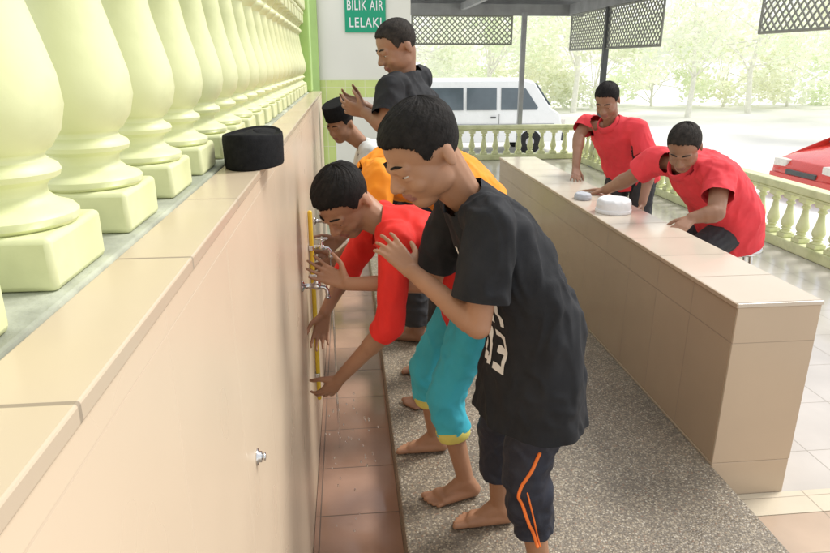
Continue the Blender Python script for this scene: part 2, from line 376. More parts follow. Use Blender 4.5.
    for sgn in (-1,1):
        b2=NB(); ell(b2,V(.281,sgn*.135,-.014),(.060,.06,.046),M,24,16); e=mesh(b2)
        o=link('eye',e,[m_eyew,m_eyed],root,False,0,True)
        cc=M@V(.281,sgn*.135,-.014); Fd=(M.to_3x3()@V(1,0,-.2)).normalized()
        for pg in e.polygons:
            if (pg.center-cc).normalized().dot(Fd)>.87: pg.material_index=1
        e.transform(Matrix.Translation(-Vector(root.location)))
        b2=NB(); caps(b2,M@V(.366,sgn*.06,.092),M@V(.347,sgn*.13,.108),.013*hh,.014*hh,8,3); caps(b2,M@V(.347,sgn*.13,.108),M@V(.295,sgn*.195,.085),.014*hh,.008*hh,8,3)
        part('eyebrow',b2,hairm,root,0,True)
    # ---- shirt
    bm=NB(); planes=[]; ha=hem if hem is not None else pel-tg(1)*.12*s
    top=sh+u0*.06*s
    rg=[ring(top,0,.074*s,.070*s),ring(sh+u0*.035*s,0,.5*sw+.02,.078*s),ring(bz(.03),.03,sw*.9,.09*s)]
    for t,ra,rb in ((.15,.98,.112),(.35,.97,.125),(.6,.95,.125),(.85,1.0,.13)):
        rg.append(ring(bz(t),t,sw*ra*(1+(loose-1)*t)+.012*s,rb*s*(1+(loose-1)*t)*bodyr))
    dn=(ha-bz(.85)).normalized(); A=(S-dn*S.dot(dn)).normalized()
    rg.append((ha,A*hemr[0],A.cross(-dn)*hemr[1])); loft(bm,rg,36)
    planes+= [(ha,dn,max(hemr)*1.25),(top,u0,.1*s)]
    for A_,B_,W_ in ((shl,el,wl),(shr,er,wrr)):
        c0=A_.lerp(sh,.3); rs=.066*s*armr
        caps(bm,c0,A_,.078*s,rs*1.03); d=(B_-A_).normalized()
        if sleeve[1]==0:
            r2=.071*s*armr*(sleeve[2] if len(sleeve)>2 else 1)
            p=A_.lerp(B_,sleeve[0]); cone(bm,A_-d*.01,p,rs,r2); planes.append((p,d,r2*1.2))
        else:
            caps(bm,A_,B_,rs*.95,.052*s); p=B_.lerp(W_,sleeve[1]); cone(bm,B_,p,.052*s,.046*s); planes.append((p,(W_-B_).normalized(),.06*s))
    me=remesh(bm,cvox,6,.5); wrinkle(me,wr*s*1.3,(8,8,5),seed*4.1); wrinkle(me,wr*.75*s,(17,17,9),seed*2.3)
    cut_hem(me,planes)
    up=(sh-pel).normalized(); Fr=S.cross(up)
    bv=None
    if printed:
        bt=bmesh.new(); bt.from_mesh(me); bv=BVHTree.FromBMesh(bt); bt.free()
    mats=[shirtm]+([side] if side else [])
    o=link('shirt',me,mats,root,False,0,True)
    if side:
        for pg in me.polygons:
            d=pg.center-sh; u=d.dot(S); v=-d.dot(up)
            if v>.12 and abs(u-sw*.93)<.016 and d.dot(Fr)>0 and (pg.center-shl).length>.1: pg.material_index=1
    me.transform(Matrix.Translation(-Vector(root.location)))
    if printed:
        # broken white block lettering running down the chest of the shirt
        words=[[((.085,.085),(.085,.165)),((.085,.085),(.04,.085)),((.04,.085),(.04,.125)),((.04,.125),(.085,.125)),((.005,.085),(.005,.165)),((.005,.165),(-.04,.165)),((-.07,.085),(-.07,.165))],
               [((.09,.21),(.09,.295)),((.09,.21),(.04,.295)),((.04,.21),(.04,.295)),((.005,.21),(.005,.295)),((.005,.21),(-.045,.21)),((.005,.252),(-.035,.252)),((.005,.295),(-.045,.295)),((-.08,.21),(-.08,.295))],
               [((.09,.335),(.09,.42)),((.09,.335),(.045,.335)),((.09,.378),(.055,.378)),((.09,.42),(.045,.42)),((.01,.335),(.01,.42)),((.01,.42),(-.035,.42)),((-.07,.335),(-.07,.42))]]
        for strokes in words:
            pm=NB()
            for (u0_,v0_),(u1_,v1_) in strokes:
                dx,dy=u1_-u0_,v1_-v0_; L_=math.hypot(dx,dy); dx/=L_; dy/=L_; hw=.0082; grid=[]
                for i in range(21):
                    tt=-hw+(L_+2*hw)*i/20; row=[]
                    for k in (-1,0,1):
                        uu=u0_+dx*tt-dy*hw*k; vv=v0_+dy*tt+dx*hw*k
                        h=bv.ray_cast(sh+S*uu-up*vv+Fr*.19,-Fr,.3)
                        row.append(pm.verts.new(h[0]+h[1]*.0022) if h[0] is not None else None)
                    grid.append(row)
                for i in range(20):
                    for k in (0,1):
                        q=(grid[i][k],grid[i][k+1],grid[i+1][k+1],grid[i+1][k])
                        if all(q) and max((q[a].co-q[(a+1)%4].co).length for a in range(4))<.024: pm.faces.new(q)
            bmesh.ops.delete(pm,geom=[v for v in pm.verts if not v.link_faces],context='VERTS')
            part('print',pm,m_print,o,0,True)
    if collar:
        bm=NB(); b0=top-u0*.014*s
        def rg2(h,ra,rb): return ring(b0+u0*h*s,0,ra*s,rb*s)
        loft(bm,[rg2(-.016,.086,.082),rg2(-.012,.093,.089),rg2(.020,.077,.073),rg2(.025,.072,.068),rg2(.023,.066,.062),rg2(-.01,.074,.07)],36,False)
        part('collar',bm,collar,o,0,True)
    # ---- trousers
    bm=NB(); planes=[]; t1=tg(1)
    loft(bm,[ring(pel+t1*.09*s,1,.145*s,.105*s*bodyr),ring(pel,1,.168*s,.122*s*bodyr),ring(pel-V(0,0,.07*s),1,.15*s,.11*s)])
    cpts=[]
    for H,K,A_ in ((hl,kl,al),(hr,kr,ar)):
        caps(bm,H,K,.1*s*legr,.076*s*legr)
        f=(K.z-(gz+cuffz))/(K.z-A_.z); f=max(.1,min(.97,f)); p=K.lerp(A_,f)
        cone(bm,K,p,.076*s*legr,.07*s*legr); dd=(A_-K).normalized(); planes.append((p,dd,.085*s*legr)); cpts.append((p,dd))
    me=remesh(bm,cvox,5,.5); wrinkle(me,wr*s*1.2,(9,9,10),seed*5.3+2); wrinkle(me,wr*.6*s,(20,20,19),seed*1.3); cut_hem(me,planes)
    bvt=None
    if piping:
        bt=bmesh.new(); bt.from_mesh(me); bvt=BVHTree.FromBMesh(bt); bt.free()
    tr=link('trousers',me,trm,root,True,0,True)
    if cuffm:
        for p,dd in cpts:
            bm=NB(); a_,b_=perp(dd); loft(bm,[(p+dd*z,a_*r*s*legr,b_*r*s*legr) for z,r in ((-.026,.068),(-.022,.0735),(-.004,.073),(.010,.069),(.016,.064),(.017,.058))],30)
            part('cuff',bm,cuffm,tr,0,True)
    if piping:
        fr=S.cross(V(0,0,1))
        H,K,A_=hl,kl,al; f=(K.z-(gz+cuffz))/(K.z-A_.z)
        def at(t,a):
            c=H.lerp(K,t) if t<1 else K.lerp(A_,(t-1)*f); dr=S*math.cos(a)+fr*math.sin(a); dr.normalize()
            h=bvt.ray_cast(c+dr*.25,-dr,.3)
            return (h[0]+h[1]*.0005) if h[0] is not None else c+dr*.07
        n_=34
        for pth,rr in (([(.70+1.26*i/n_, .62-.30*math.cos(min(1,i/14)*PI)-.45*max(0,(i-14)/(n_-14))-.25) for i in range(n_+1)],.0050),([(1.10+.86*i/20,.28-.18*i/20) for i in range(21)],.0024)):
            bm=NB(); tube(bm,[at(*q) for q in pth],rr,8); part('piping',bm,m_orangep,tr,0,True)
    return root
# ================================================================== SETTING
bm=NB(); bx(bm,-1500,1500,-300,2500,-1.0,-.75); struct(part('ground',bm,m_conc))
bm=NB(); bx(bm,-.6,4.35,-2.5,11.5,-.745,-.15); struct(part('porch_floor',bm,m_floor))
bm=NB(); bx(bm,1.39,2.45,-2.5,1.90,-.149,-.145); struct(part('tan_tile_strip',bm,m_band))
bm=NB(); bx(bm,1.39,2.45,1.904,2.032,-.149,-.1445); struct(part('cream_tile_strip',bm,m_cream))
bm=NB(); bx(bm,-.163,.150,-2.5,6.0,-.149,-.12); struct(part('gutter',bm,m_gut))
bm=NB(); bx(bm,.151,1.378,-2.5,6.0,-.149,0); struct(part('pebble_platform',bm,m_peb,None,.006))
# ---- left tiled wall
t=thing('tiled_wall','long peach tiled washing wall with a flat ledge, carrying the green balustrade','wall',(-.3,1.5,-.15))
bm=NB(); bx(bm,-.45,-.165,-2.2,4.6,-.149,1.295); part('wall_body',bm,m_wall,t)
bm=NB(); bx(bm,-.238,-.162,-2.2,4.605,1.2955,1.31); part('ledge',bm,m_ledge,t,.002)
bm=NB(); bx(bm,-.46,-.2385,-2.2,4.6,1.2955,1.3125); part('cement_bed',bm,m_cem,t,.004)
# ---- balusters
def baluster_mesh(sc=1,hgt=.465):
    bm=NB(); k=hgt/.465
    bx(bm,-.06,.06,-.06,.06,0,.048*k)
    prof=[(.058,.047),(.0605,.052),(.0605,.058),(.057,.062),(.046,.066),(.038,.073),(.035,.081),(.041,.086),(.049,.090),(.051,.095),(.049,.100),(.042,.104),(.0365,.108),(.046,.115),(.056,.130),(.0615,.152),(.0595,.178),(.051,.212),(.041,.25),(.0335,.295),(.028,.335),(.026,.350),(.034,.358),(.0425,.366),(.044,.372),(.0425,.378),(.034,.386),(.028,.394),(.044,.412),(.05,.42)]
    lathe(bm,[(r,z*k) for r,z in prof],n=40)
    bx(bm,-.056,.056,-.056,.056,.418*k,hgt+.004)
    if sc!=1: bmesh.ops.scale(bm,vec=(sc,sc,1),verts=bm.verts)
    me=mesh(bm,'baluster'); me.materials.append(m_bal); me.shade_smooth(); me.set_sharp_from_angle(angle=R(40))
    return me
bmesh1=baluster_mesh(); bmesh2=baluster_mesh(.9,.40)
def balustrade(label,pts,base,me,hgt,p0,p1,kerb=None,railh=.1,railw=.14):
    t=thing('balustrade',label,'balustrade',base)
    for p in pts:
        o=bpy.data.objects.new('baluster',me); col.objects.link(o); o.parent=t; o.location=Vector(p)-Vector(base)
        b=o.modifiers.new('b','BEVEL'); b.width=.006; b.segments=2; b.limit_method='ANGLE'; b.angle_limit=R(60)
    d=(p1-p0).normalized(); n=V(-d.y,d.x,0)*railw/2; z=pts[0][2]+hgt
    def beam(nm,z0,z1,wd):
        bm=NB(); vv=[]
        for q in (p0,p1):
            for s in (-1,1):
                for zz in (z0,z1): vv.append(bm.verts.new((q.x+n.x*s*wd,q.y+n.y*s*wd,zz)))
        for f in ((0,1,3,2),(4,6,7,5),(0,4,5,1),(2,3,7,6),(0,2,6,4),(1,5,7,3)): bm.faces.new([vv[i] for i in f])
        part(nm,bm,m_bal,t,.012)
    beam('handrail',z+.03,z+railh,1.0); beam('rail_moulding',z+.001,z+.029,.86)
    if kerb is not None: beam('kerb',kerb,pts[0][2]-.001,1.0)
    return t
t=balustrade('row of pale green vase shaped balusters standing on the peach wall ledge at left',[V(-.31,.408+.2*k-.4,1.3125) for k in range(23)],V(-.31,2.2,1.3125),bmesh1,.465,V(-.31,-.3,0),V(-.31,4.55,0))
bm=NB(); bx(bm,-.40,-.22,4.45,4.63,1.3126,2.1); part('newel_post',bm,m_green,t,.01)
X=4.05
balustrade('pale green balustrade along the right edge of the porch behind the man in red',[V(X,4.0+.21*k,-.05) for k in range(34)],V(X,7.5,-.15),bmesh2,.40,V(X,3.8,0),V(X,11.2,0),-.149)
balustrade('pale green balustrade across the far end of the porch before the white van',[V(1.55+.21*k,11.35,-.05) for k in range(12)],V(2.8,11.35,-.15),bmesh2,.40,V(1.4,11.35,0),V(4.12,11.35,0),-.149)
# ---- low wall right
t=thing('low_tiled_wall','low brown tiled wall with pale tiled top beside the pebble platform','wall',(1.54,3.9,-.15))
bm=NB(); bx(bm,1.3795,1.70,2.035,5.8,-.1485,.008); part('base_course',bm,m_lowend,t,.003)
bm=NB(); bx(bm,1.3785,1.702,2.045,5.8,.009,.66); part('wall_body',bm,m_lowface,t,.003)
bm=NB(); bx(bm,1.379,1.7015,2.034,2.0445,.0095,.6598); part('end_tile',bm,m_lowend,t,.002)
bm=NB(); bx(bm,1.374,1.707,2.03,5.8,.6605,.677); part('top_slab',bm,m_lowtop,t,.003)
bm=NB(); bx(bm,1.370,1.3738,2.03,5.8,.6605,.676); part('edge_strip',bm,m_edge,t,.001)
# ---- washroom building, sign
t=thing('washroom_building','cream washroom block with lime tiled lower wall under the green sign','building',(-1,8,-.75))
bm=NB(); bx(bm,-3.0,.68,7.0,9.6,-.749,3.1); part('wall',bm,m_render,t,.01)
bm=NB(); bx(bm,-3.0,.684,6.985,6.999,-.149,1.32); part('dado',bm,m_dado,t)
bm=NB(); bx(bm,-.42,-.26,6.94,6.984,-.149,3.1); part('pilaster',bm,m_green,t,.005)
bm=NB(); bx(bm,-.12,.32,6.97,6.984,-.149,1.15); part('door',bm,m_render,t,.004)
bm=NB(); bx(bm,-3.2,.9,6.8,9.8,3.101,3.2); part('roof',bm,m_roof,t)
c=P(365,2,6.97)
t=thing('sign','green restroom sign with white capital letters on the cream wall','sign',(c.x,6.97,c.z))
bm=NB(); bx(bm,c.x-.205,c.x+.205,6.975,6.997,c.z-.285,c.z+.20); part('board',bm,m_sign,t,.004)
def text(s,cx,z,width,y,parent):
    cv=bpy.data.curves.new('txt','FONT'); cv.body=s; cv.align_x='CENTER'; cv.size=1; cv.offset=.008; cv.space_character=1.12
    o=bpy.data.objects.new('t',cv); col.objects.link(o); dg=bpy.context.evaluated_depsgraph_get()
    me=bpy.data.meshes.new_from_object(o.evaluated_get(dg)); bpy.data.objects.remove(o)
    xs=[v.co.x for v in me.vertices]; k=width/(max(xs)-min(xs)); ky=.13; mid=(max(xs)+min(xs))/2
    for v in me.vertices: v.co=V(cx+(v.co.x-mid)*k,y,z+v.co.y*ky)
    link('lettering',me,m_letter,parent)
text('BILIK AIR',c.x,c.z-.075,.36,6.972,t); text('LELAKI',c.x,c.z-.235,.32,6.972,t)
# ---- porch roof
t=thing('porch_roof','grey metal porch roof on steel beams over the far end of the porch','roof',(2.2,9,2.4))
bm=NB(); bx(bm,.7,4.5,6.6,12.5,2.56,2.60); part('roof_sheet',bm,m_roof,t)
for k in range(6):
    y=7+k*1.05; bm=NB(); bx(bm,.7,4.4,y,y+.05,2.47,2.558); part('purlin',bm,m_steel,t)
bm=NB(); bx(bm,.7,4.3,12.1,12.2,2.28,2.468); part('end_beam',bm,m_steel,t)
bm=NB(); bx(bm,4.02,4.12,4.2,12.09,2.30,2.4695); part('eave_beam',bm,m_steel,t)
bm=NB(); bx(bm,2.05,2.12,6.8,12.08,2.36,2.4695); part('rafter',bm,m_steel,t)
for x,y,lab in ((3.08,11.6,'grey steel post at the far porch end, left of the hanging lattice'),(4.07,10.35,'dark slim steel post behind the standing man in red'),(4.07,4.25,'grey steel post holding the near end of the eave beam')):
    t=thing('steel_post',lab,'post',(x,y,-.15))
    bm=NB(); bx(bm,x-.04,x+.04,y-.04,y+.04,-.14,2.299); part('shaft',bm,m_dsteel if y==10.35 else m_steel,t,.004)
    bm=NB(); bx(bm,x-.09,x+.09,y-.09,y+.09,-.149,-.139); part('base_plate',bm,m_steel,t)
def lattice(label,p0,p1,z0,z1):
    d=p1-p0; W=d.length; d.normalize(); H=z1-z0; n=V(-d.y,d.x,0); t=thing('lattice_panel',label,'lattice',((p0.x+p1.x)/2,(p0.y+p1.y)/2,z0),0)
    def q(u,v,o=0): return V(p0.x,p0.y,z0)+d*u+V(0,0,v)+n*o
    bm=NB(); st=.095
    for sg,o in ((1,.006),(-1,-.006)):
        k=-H
        while k<W+H:
            a=max(0,k); b=min(W,k+H)
            pa,pb=((a,a-k),(b,b-k)) if sg==1 else ((a,H-(a-k)),(b,H-(b-k)))
            if b-a>.02:
                A=q(*pa,o); B=q(*pb,o); e=(B-A).normalized(); s_=e.cross(n)*.009
                vv=[bm.verts.new(x+y_+n*h) for x in (A,B) for y_ in (s_,-s_) for h in (-.004,.004)]
                for f in ((0,1,3,2),(4,6,7,5),(0,4,5,1),(2,3,7,6),(0,2,6,4),(1,5,7,3)): bm.faces.new([vv[i] for i in f])
            k+=st
    part('slats',bm,m_lat,t)
    bm=NB()
    for a,b in (((0,0),(W,0)),((W,0),(W,H)),((W,H),(0,H)),((0,H),(0,0))):
        tube(bm,[q(*a),q(*b)],.016,6)
    part('frame',bm,m_lat,t)
lattice('grey lattice panel hanging across the far porch end above the white van',V(1.2,12.13,0),V(3.0,12.13,0),1.80,2.27)
lattice('grey lattice panel under the eave above the standing man in red',V(4.07,12.05,0),V(4.07,8.5,0),1.70,2.29)
lattice('grey lattice panel under the eave at the upper right corner',V(4.07,6.4,0),V(4.07,4.35,0),1.77,2.29)
# ---- taps
def tap_meshes(k=.72):
    b1=NB(); lathe(b1,[(.001,-.002),(.027,0),(.027,.006),(.016,.012),(.012,.014),(.012,.05),(.017,.055),(.019,.07),(.017,.085),(.001,.088)],n=20,ax=V(1,0,0))
    caps(b1,V(.07,0,0),V(.07,0,.032),.015,.011)
    b2=NB(); tube(b2,[V(.075,0,-.004),V(.105,0,-.008),V(.115,0,-.022),V(.117,0,-.055)],.0095,12); lathe(b2,[(.0125,-.062),(.0125,-.05),(.009,-.049)],V(.117,0,0),16)
    b3=NB(); caps(b3,V(.07,0,.03),V(.07,0,.046),.007,.007)
    caps(b3,V(.07,-.03,.048),V(.07,.03,.048),.0065,.0065); caps(b3,V(.04,0,.048),V(.10,0,.048),.0065,.0065)
    for b in (b1,b2,b3): bmesh.ops.scale(b,vec=(k,k,k),verts=b.verts)
    return [mesh(b) for b in (b1,b2,b3)]
tm=tap_meshes()
for m_ in tm: m_.materials.append(m_chrome); m_.shade_smooth()
for y,lab in ((2.03,'chrome tap at the hand of the boy in black, nearest the camera'),(2.5,'chrome tap on the peach wall above the boy in red leaning down'),(2.95,'chrome tap on the peach wall before the person in orange'),(3.45,'chrome tap on the peach wall before the standing man in black')):
    t=thing('tap',lab,'tap',(-.165,y,.80),0,'taps along the peach wall')
    for nm,me in zip(('valve_body','spout','handle'),tm):
        o=bpy.data.objects.new(nm,me); col.objects.link(o); o.parent=t
t=thing('pipe_stub','short chrome pipe stub on the near bare part of the peach wall','pipe',(-.165,.936,.883))
bm=NB(); lathe(bm,[(.001,-.001),(.014,0),(.014,.002),(.009,.004),(.009,.008),(.001,.009)],V(-.165,.936,.883),20,V(1,0,0)); part('flange',bm,m_chrome,t,0,True)
bm=NB(); lathe(bm,[(.005,.007),(.005,.010),(.0065,.011),(.0065,.014),(.001,.015)],V(-.165,.936,.883),12,V(1,0,0)); part('plug',bm,m_chrome,t,0,True)
t=thing('water_pipe','thin yellow upright pipe fixed to the peach wall behind the boys','pipe',(-.15,2.46,.1))
bm=NB(); caps(bm,V(-.153,2.46,.15),V(-.153,2.46,.95),.009,.009); part('tube',bm,m_yel,t,0,True)
for z in (.25,.8):
    bm=NB(); bx(bm,-.1645,-.145,2.445,2.475,z,z+.02); part('clip',bm,m_chrome,t,.003)
xs_=-.165+.117*.72
bm=NB(); tube(bm,[V(xs_,2.5,.752),V(xs_+.001,2.5,.45),V(xs_+.002,2.501,.1),V(xs_+.004,2.502,-.117)],.004,10); tag(part('water_stream',bm,m_water,None,0,True),'thin stream of water falling from the second tap into the gutter','water')
rd=random.Random(3); bm=NB()
for i in range(46):
    a=rd.random(); ell(bm,V(rd.gauss(-.03,.05),rd.gauss(2.1,.16),.42*a-.10),(.0032,.0032,.0032+.004*rd.random()),None,8,6)
o=tag(part('water_drops',bm,m_water,None,0,True),'scattered water drops falling below the hands of the boy in red','water'); o['kind']='stuff'
# ---- caps
def songkok(c,rx,ry,h,label,rot=None):
    t=thing('cap',label,'cap',c)
    def mk(prof,n=48):
        bm=NB(); L=[]
        for k,z in prof:
            row=[]
            for i in range(n):
                a=2*PI*i/n; ca,sa=math.cos(a),math.sin(a); dip=-.10*h*(abs(ca)**2)*(z/h)
                row.append(bm.verts.new((rx*k*ca,ry*k*sa*(1+.05*abs(sa)),z+dip)))
            L.append(row)
        for i in range(len(L)-1):
            for q in range(n): bm.faces.new((L[i][q],L[i][(q+1)%n],L[i+1][(q+1)%n],L[i+1][q]))
        bm.faces.new(L[0]); bm.faces.new(L[-1]); return bm
    part('crown_band',mk([(.97,0),(.99,.004),(1.0,h*.5),(1.01,h-.012),(.995,h-.003),(.96,h),(.93,h-.004)]),m_black,t,0,True,False)
    part('top_panel',mk([(.928,h-.02),(.928,h-.0045),(.85,h-.004),(.5,h-.001),(.06,h)]),m_black,t,0,True,False)
    if rot: t.rotation_euler=rot
    return t
songkok(V(-.180,1.29,1.3105),.0535,.088,.066,'black velvet cap sitting on the tiled ledge beside the balusters',(0,0,R(-8)))
def kopiah(c,rx,ry,h,m,label,sq=1):
    t=thing('cap',label,'cap',c)
    bm=NB(); pf=[(1,0),(1.01,.01),(1,h*.55),(.95,h*.8),(.82,h*.95),(.5,h),(.05,h*.99)]
    loft(bm,[(V(0,0,z),V(rx*k,0,0),V(0,ry*k,0)) for k,z in pf],36); 
    me=remesh(bm,.006,3); wrinkle(me,.004,(16,16,16),3); link('crown',me,m,t,False,0,True)
    bm=NB(); loft(bm,[(V(0,0,z),V(rx*k,0,0),V(0,ry*k,0)) for k,z in ((1.02,.0005),(1.035,.004),(1.035,.018),(1.02,.022))],36); part('band',bm,m,t,0,True,False)
kopiah(V(1.515,3.52,.6775),.098,.098,.085,m_white,'white cotton skullcap lying on the low wall top')
kopiah(V(1.47,3.90,.6775),.05,.065,.04,m_greycl,'small grey folded cap on the low wall near the resting hand')
# ---- vehicles
def vehicle(name,label,cat,loc,rotz,prof,wd,belt,inset,paint,wins,wheels,wr_,lamps,screens=(),bumps=()):
    t=thing(name,label,cat,loc,rotz)
    zt=max(z for x,z in prof)
    def yy(z): return wd/2-(inset*max(0,(z-belt)/(zt-belt)))
    bm=NB(); n=len(prof); cols=[]
    for f in (-1,-.93,-.6,0,.6,.93,1):
        kk=1-.035*abs(f)**3; cols.append([bm.verts.new((x*(1-.03*abs(f)**4),yy(z)*f,z*(kk if z>.6 else 1))) for x,z in prof])
    bm.faces.new(cols[0]); bm.faces.new(cols[-1])
    for a,b in zip(cols,cols[1:]):
        for i in range(n): bm.faces.new((a[i],a[(i+1)%n],b[(i+1)%n],b[i]))
    bmesh.ops.triangulate(bm,faces=[f for f in bm.faces if len(f.verts)>4])
    o=part('body',bm,paint,t,.03,True,False); o.modifiers['bevel'].segments=3; o.data.set_sharp_from_angle(angle=R(50))
    for wn in wins:
        for s in (-1,1):
            bm=NB(); f=[bm.verts.new((x*.97,s*(yy(z)+.006),z*.965)) for x,z in wn]; g=[bm.verts.new((x*.97,s*(yy(z)-.02),z*.965)) for x,z in wn]
            bm.faces.new(f); bm.faces.new(g)
            for i in range(len(wn)): bm.faces.new((f[i],f[(i+1)%len(wn)],g[(i+1)%len(wn)],g[i]))
            part('window',bm,m_glass,t,0,False,False)
    for (xa,za),(xb,zb),nm in screens:
        d=V(xb-xa,0,zb-za); nn=V(d.z,0,-d.x).normalized()*.012
        if nn.z<0: nn=-nn
        bm=NB(); vs=[]
        for k in (1,-1):
            for x,z in ((xa,za),(xb,zb)):
                for s in (-1,1): vs.append(bm.verts.new((x+nn.x*k,s*(yy(z)-.13),z+nn.z*k)))
        for f in ((0,1,3,2),(4,6,7,5),(0,4,5,1),(2,3,7,6),(0,2,6,4),(1,5,7,3)): bm.faces.new([vs[i] for i in f])
        part(nm,bm,m_glass,t,0,False,False)
    for x in wheels:
        for s in (-1,1):
            bm=NB(); c=V(x,s*(wd/2-.1),wr_); lathe(bm,[(wr_*.6,-.1),(wr_*.94,-.1),(wr_,-.07),(wr_,.07),(wr_*.94,.1),(wr_*.6,.1)],c,32,V(0,1,0))
            wo=part('wheel',bm,m_tyre,t,0,True,False)
            bm=NB(); lathe(bm,[(.03,.112),(.06,.11),(wr_*.5,.09),(wr_*.62,.1),(wr_*.62,-.1),(.03,-.112)],c,24,V(0,s,0)); part('rim',bm,m_rim,wo,0,True,False)
    for nm,m_,x0,x1,y0,y1,z0,z1 in lamps:
        for s in (-1,1):
            bm=NB(); bx(bm,x0,x1,min(s*y0,s*y1),max(s*y0,s*y1),z0,z1); part(nm,bm,m_,t,.015,False,False)
    for nm,m_,b in bumps:
        bm=NB(); bx(bm,*b); part(nm,bm,m_,t,.01,False,False)
    return t
vprof=[(-2.35,.3),(-2.38,.9),(-2.33,1.74),(-2.2,1.86),(1.35,1.87),(1.62,1.80),(2.05,1.18),(2.3,1.02),(2.4,.66),(2.38,.3)]
vehicle('parked_van','white passenger van parked beyond the far porch balustrade','van',(3.15,17.2,-.75),0,vprof,1.66,1.0,.10,m_van,
  [[(-2.15,1.14),(-2.13,1.68),(-1.25,1.69),(-1.23,1.14)],[(-1.14,1.14),(-1.14,1.69),(-.25,1.69),(-.25,1.14)],[(-.16,1.14),(-.16,1.69),(.62,1.69),(.62,1.14)],[(.74,1.14),(.74,1.69),(1.38,1.68),(1.72,1.2),(1.68,1.14)]],
  (-1.45,1.5),.31,[('headlight',m_lamp,2.22,2.42,.45,.75,.68,.86),('tail_light',m_tail,-2.4,-2.33,.66,.8,.8,1.2)],(((1.64,1.74),(2.03,1.2),'windscreen'),),
  [('bumper',m_dsteel,(2.34,2.44,-.8,.8,.32,.52)),('side_strip',m_steel,(-2.3,2.1,-.842,-.836,.72,.76)),('door_seam',m_dsteel,(.665,.675,-.838,-.825,.4,1.0)),('door_handle',m_dsteel,(.45,.59,-.85,-.83,.9,.94))])
cprof=[(-1.92,.26),(-1.98,.42),(-1.96,.58),(-1.86,.70),(-1.6,.79),(-1.3,.86),(-1.02,.92),(-.72,1.14),(-.42,1.32),(-.2,1.40),(.1,1.455),(.5,1.46),(1.0,1.40),(1.35,1.24),(1.65,1.02),(1.86,.93),(1.94,.75),(1.94,.5),(1.9,.26)]
vehicle('parked_car','red hatchback parked outside the porch, seen over the right balustrade','car',(9.6,10.3,-.82),R(3),cprof,1.60,.9,.22,m_red,
  [[(-.86,.99),(-.36,1.34),(.25,1.40),(.25,.99)],[(.33,.99),(.33,1.40),(.95,1.36),(1.42,1.02)]],(-1.25,1.22),.29,
  [('headlight',m_lamp,-1.95,-1.78,.42,.74,.57,.70),('tail_light',m_tail,1.82,1.93,.55,.76,.75,.9)],(((-.98,.96),(-.42,1.335),'windscreen'),((1.08,1.38),(1.6,1.06),'rear_window')),
  [('bumper',m_red,(-2.0,-1.93,-.74,.74,.3,.46)),('grille',m_dsteel,(-2.0,-1.94,-.35,.35,.47,.55)),('door_handle',m_dsteel,(.08,.22,-.815,-.795,.84,.87)),('wing_mirror',m_red,(-.72,-.6,-.93,-.78,.95,1.07))])
# ---- trees
def tree(x,y,h,r,seed,lm,label,n=2600,ls=.32,gz=-.75,low=.42,name='tree',cat='tree'):
    rd=random.Random(seed); t=thing(name,label,cat,(x,y,gz)); bm=NB()
    top=V(x+rd.uniform(-.3,.3),y,gz+h*.62); b0=V(x,y,gz-.1); mid=V(x+rd.uniform(-.2,.2),y,gz+h*low*.75)
    caps(bm,b0,mid,.028*h**.8,.020*h**.8,12); caps(bm,mid,top,.020*h**.8,.009*h**.8,12); cl=[]
    for k in range(14):
        a=rd.uniform(0,2*PI); s=mid.lerp(top,rd.uniform(-.1,1)); rr=r*rd.uniform(.4,1)
        e=V(x+rr*math.cos(a),y+rr*math.sin(a),gz+h*rd.uniform(low,.93)); caps(bm,s,e,.008*h**.8,.004*h**.8,8,3); cl.append((e,r*rd.uniform(.28,.5)))
    cl.append((V(x,y,gz+h*.9),r*.45))
    part('trunk',bm,m_bark,t,0,True)
    bm=NB()
    for i in range(n):
        c,cr2=rd.choice(cl); d=V(rd.gauss(0,1),rd.gauss(0,1),rd.gauss(0,.8)); d=d.normalized()*cr2*rd.random()**.4
        p=c+d; s=ls*rd.uniform(.5,1.1); a=V(rd.gauss(0,1),rd.gauss(0,1),rd.gauss(0,.6)).normalized(); b=a.cross(V(rd.gauss(0,1),rd.gauss(0,1),rd.gauss(0,1))).normalized()
        bm.faces.new([bm.verts.new(p+a*s*.5),bm.verts.new(p+b*s*.25),bm.verts.new(p-a*s*.5),bm.verts.new(p-b*s*.25)])
    link('crown',mesh(bm,'crown',False),lm,t)
specs=[(2.2,26,5.6,2.6,'pale leafy tree directly behind the white van'),(6.2,29,7.5,3.0,'broad pale tree behind the front of the white van'),(10.5,30,8.0,3.4,'tall pale tree behind the standing man in red'),
(14.5,27,7.0,3.1,'rounded pale tree between the two men in red'),(18.5,29,8.0,3.4,'tall yellow green tree above the bending man in red'),(16.5,19,5.2,2.3,'small pale tree left of the red car'),
(21,24,6.5,3.0,'bushy pale tree beyond the red car'),(25,28,8.2,3.4,'tall pale tree at the right edge of the view'),(-2.5,30,8,3.2,'pale tree behind the washroom block'),(-7,16,6,2.6,'pale tree left of the wall seen between balusters'),(-6,8,5,2.0,'small pale tree outside the left wall behind the near balusters')]
for i,(x,y,h,r,lab) in enumerate(specs): tree(x,y,h,r,i+11,m_leaf[i%3],lab,2600,.32,-.75,.3)
for i,(x,y) in enumerate(((5.5,33),(9.0,34),(12.6,33),(16.2,34),(19.6,33),(23.2,33),(27,33),(30.5,32))):
    tree(x,y,4.2,2.5,i+60,m_leaf[(i+1)%3],'%s pale bush from the left in the far row beyond the car park'%('first','second','third','fourth','fifth','sixth','seventh','eighth')[i],2000,.4,-.75,.1,'bush','bush')
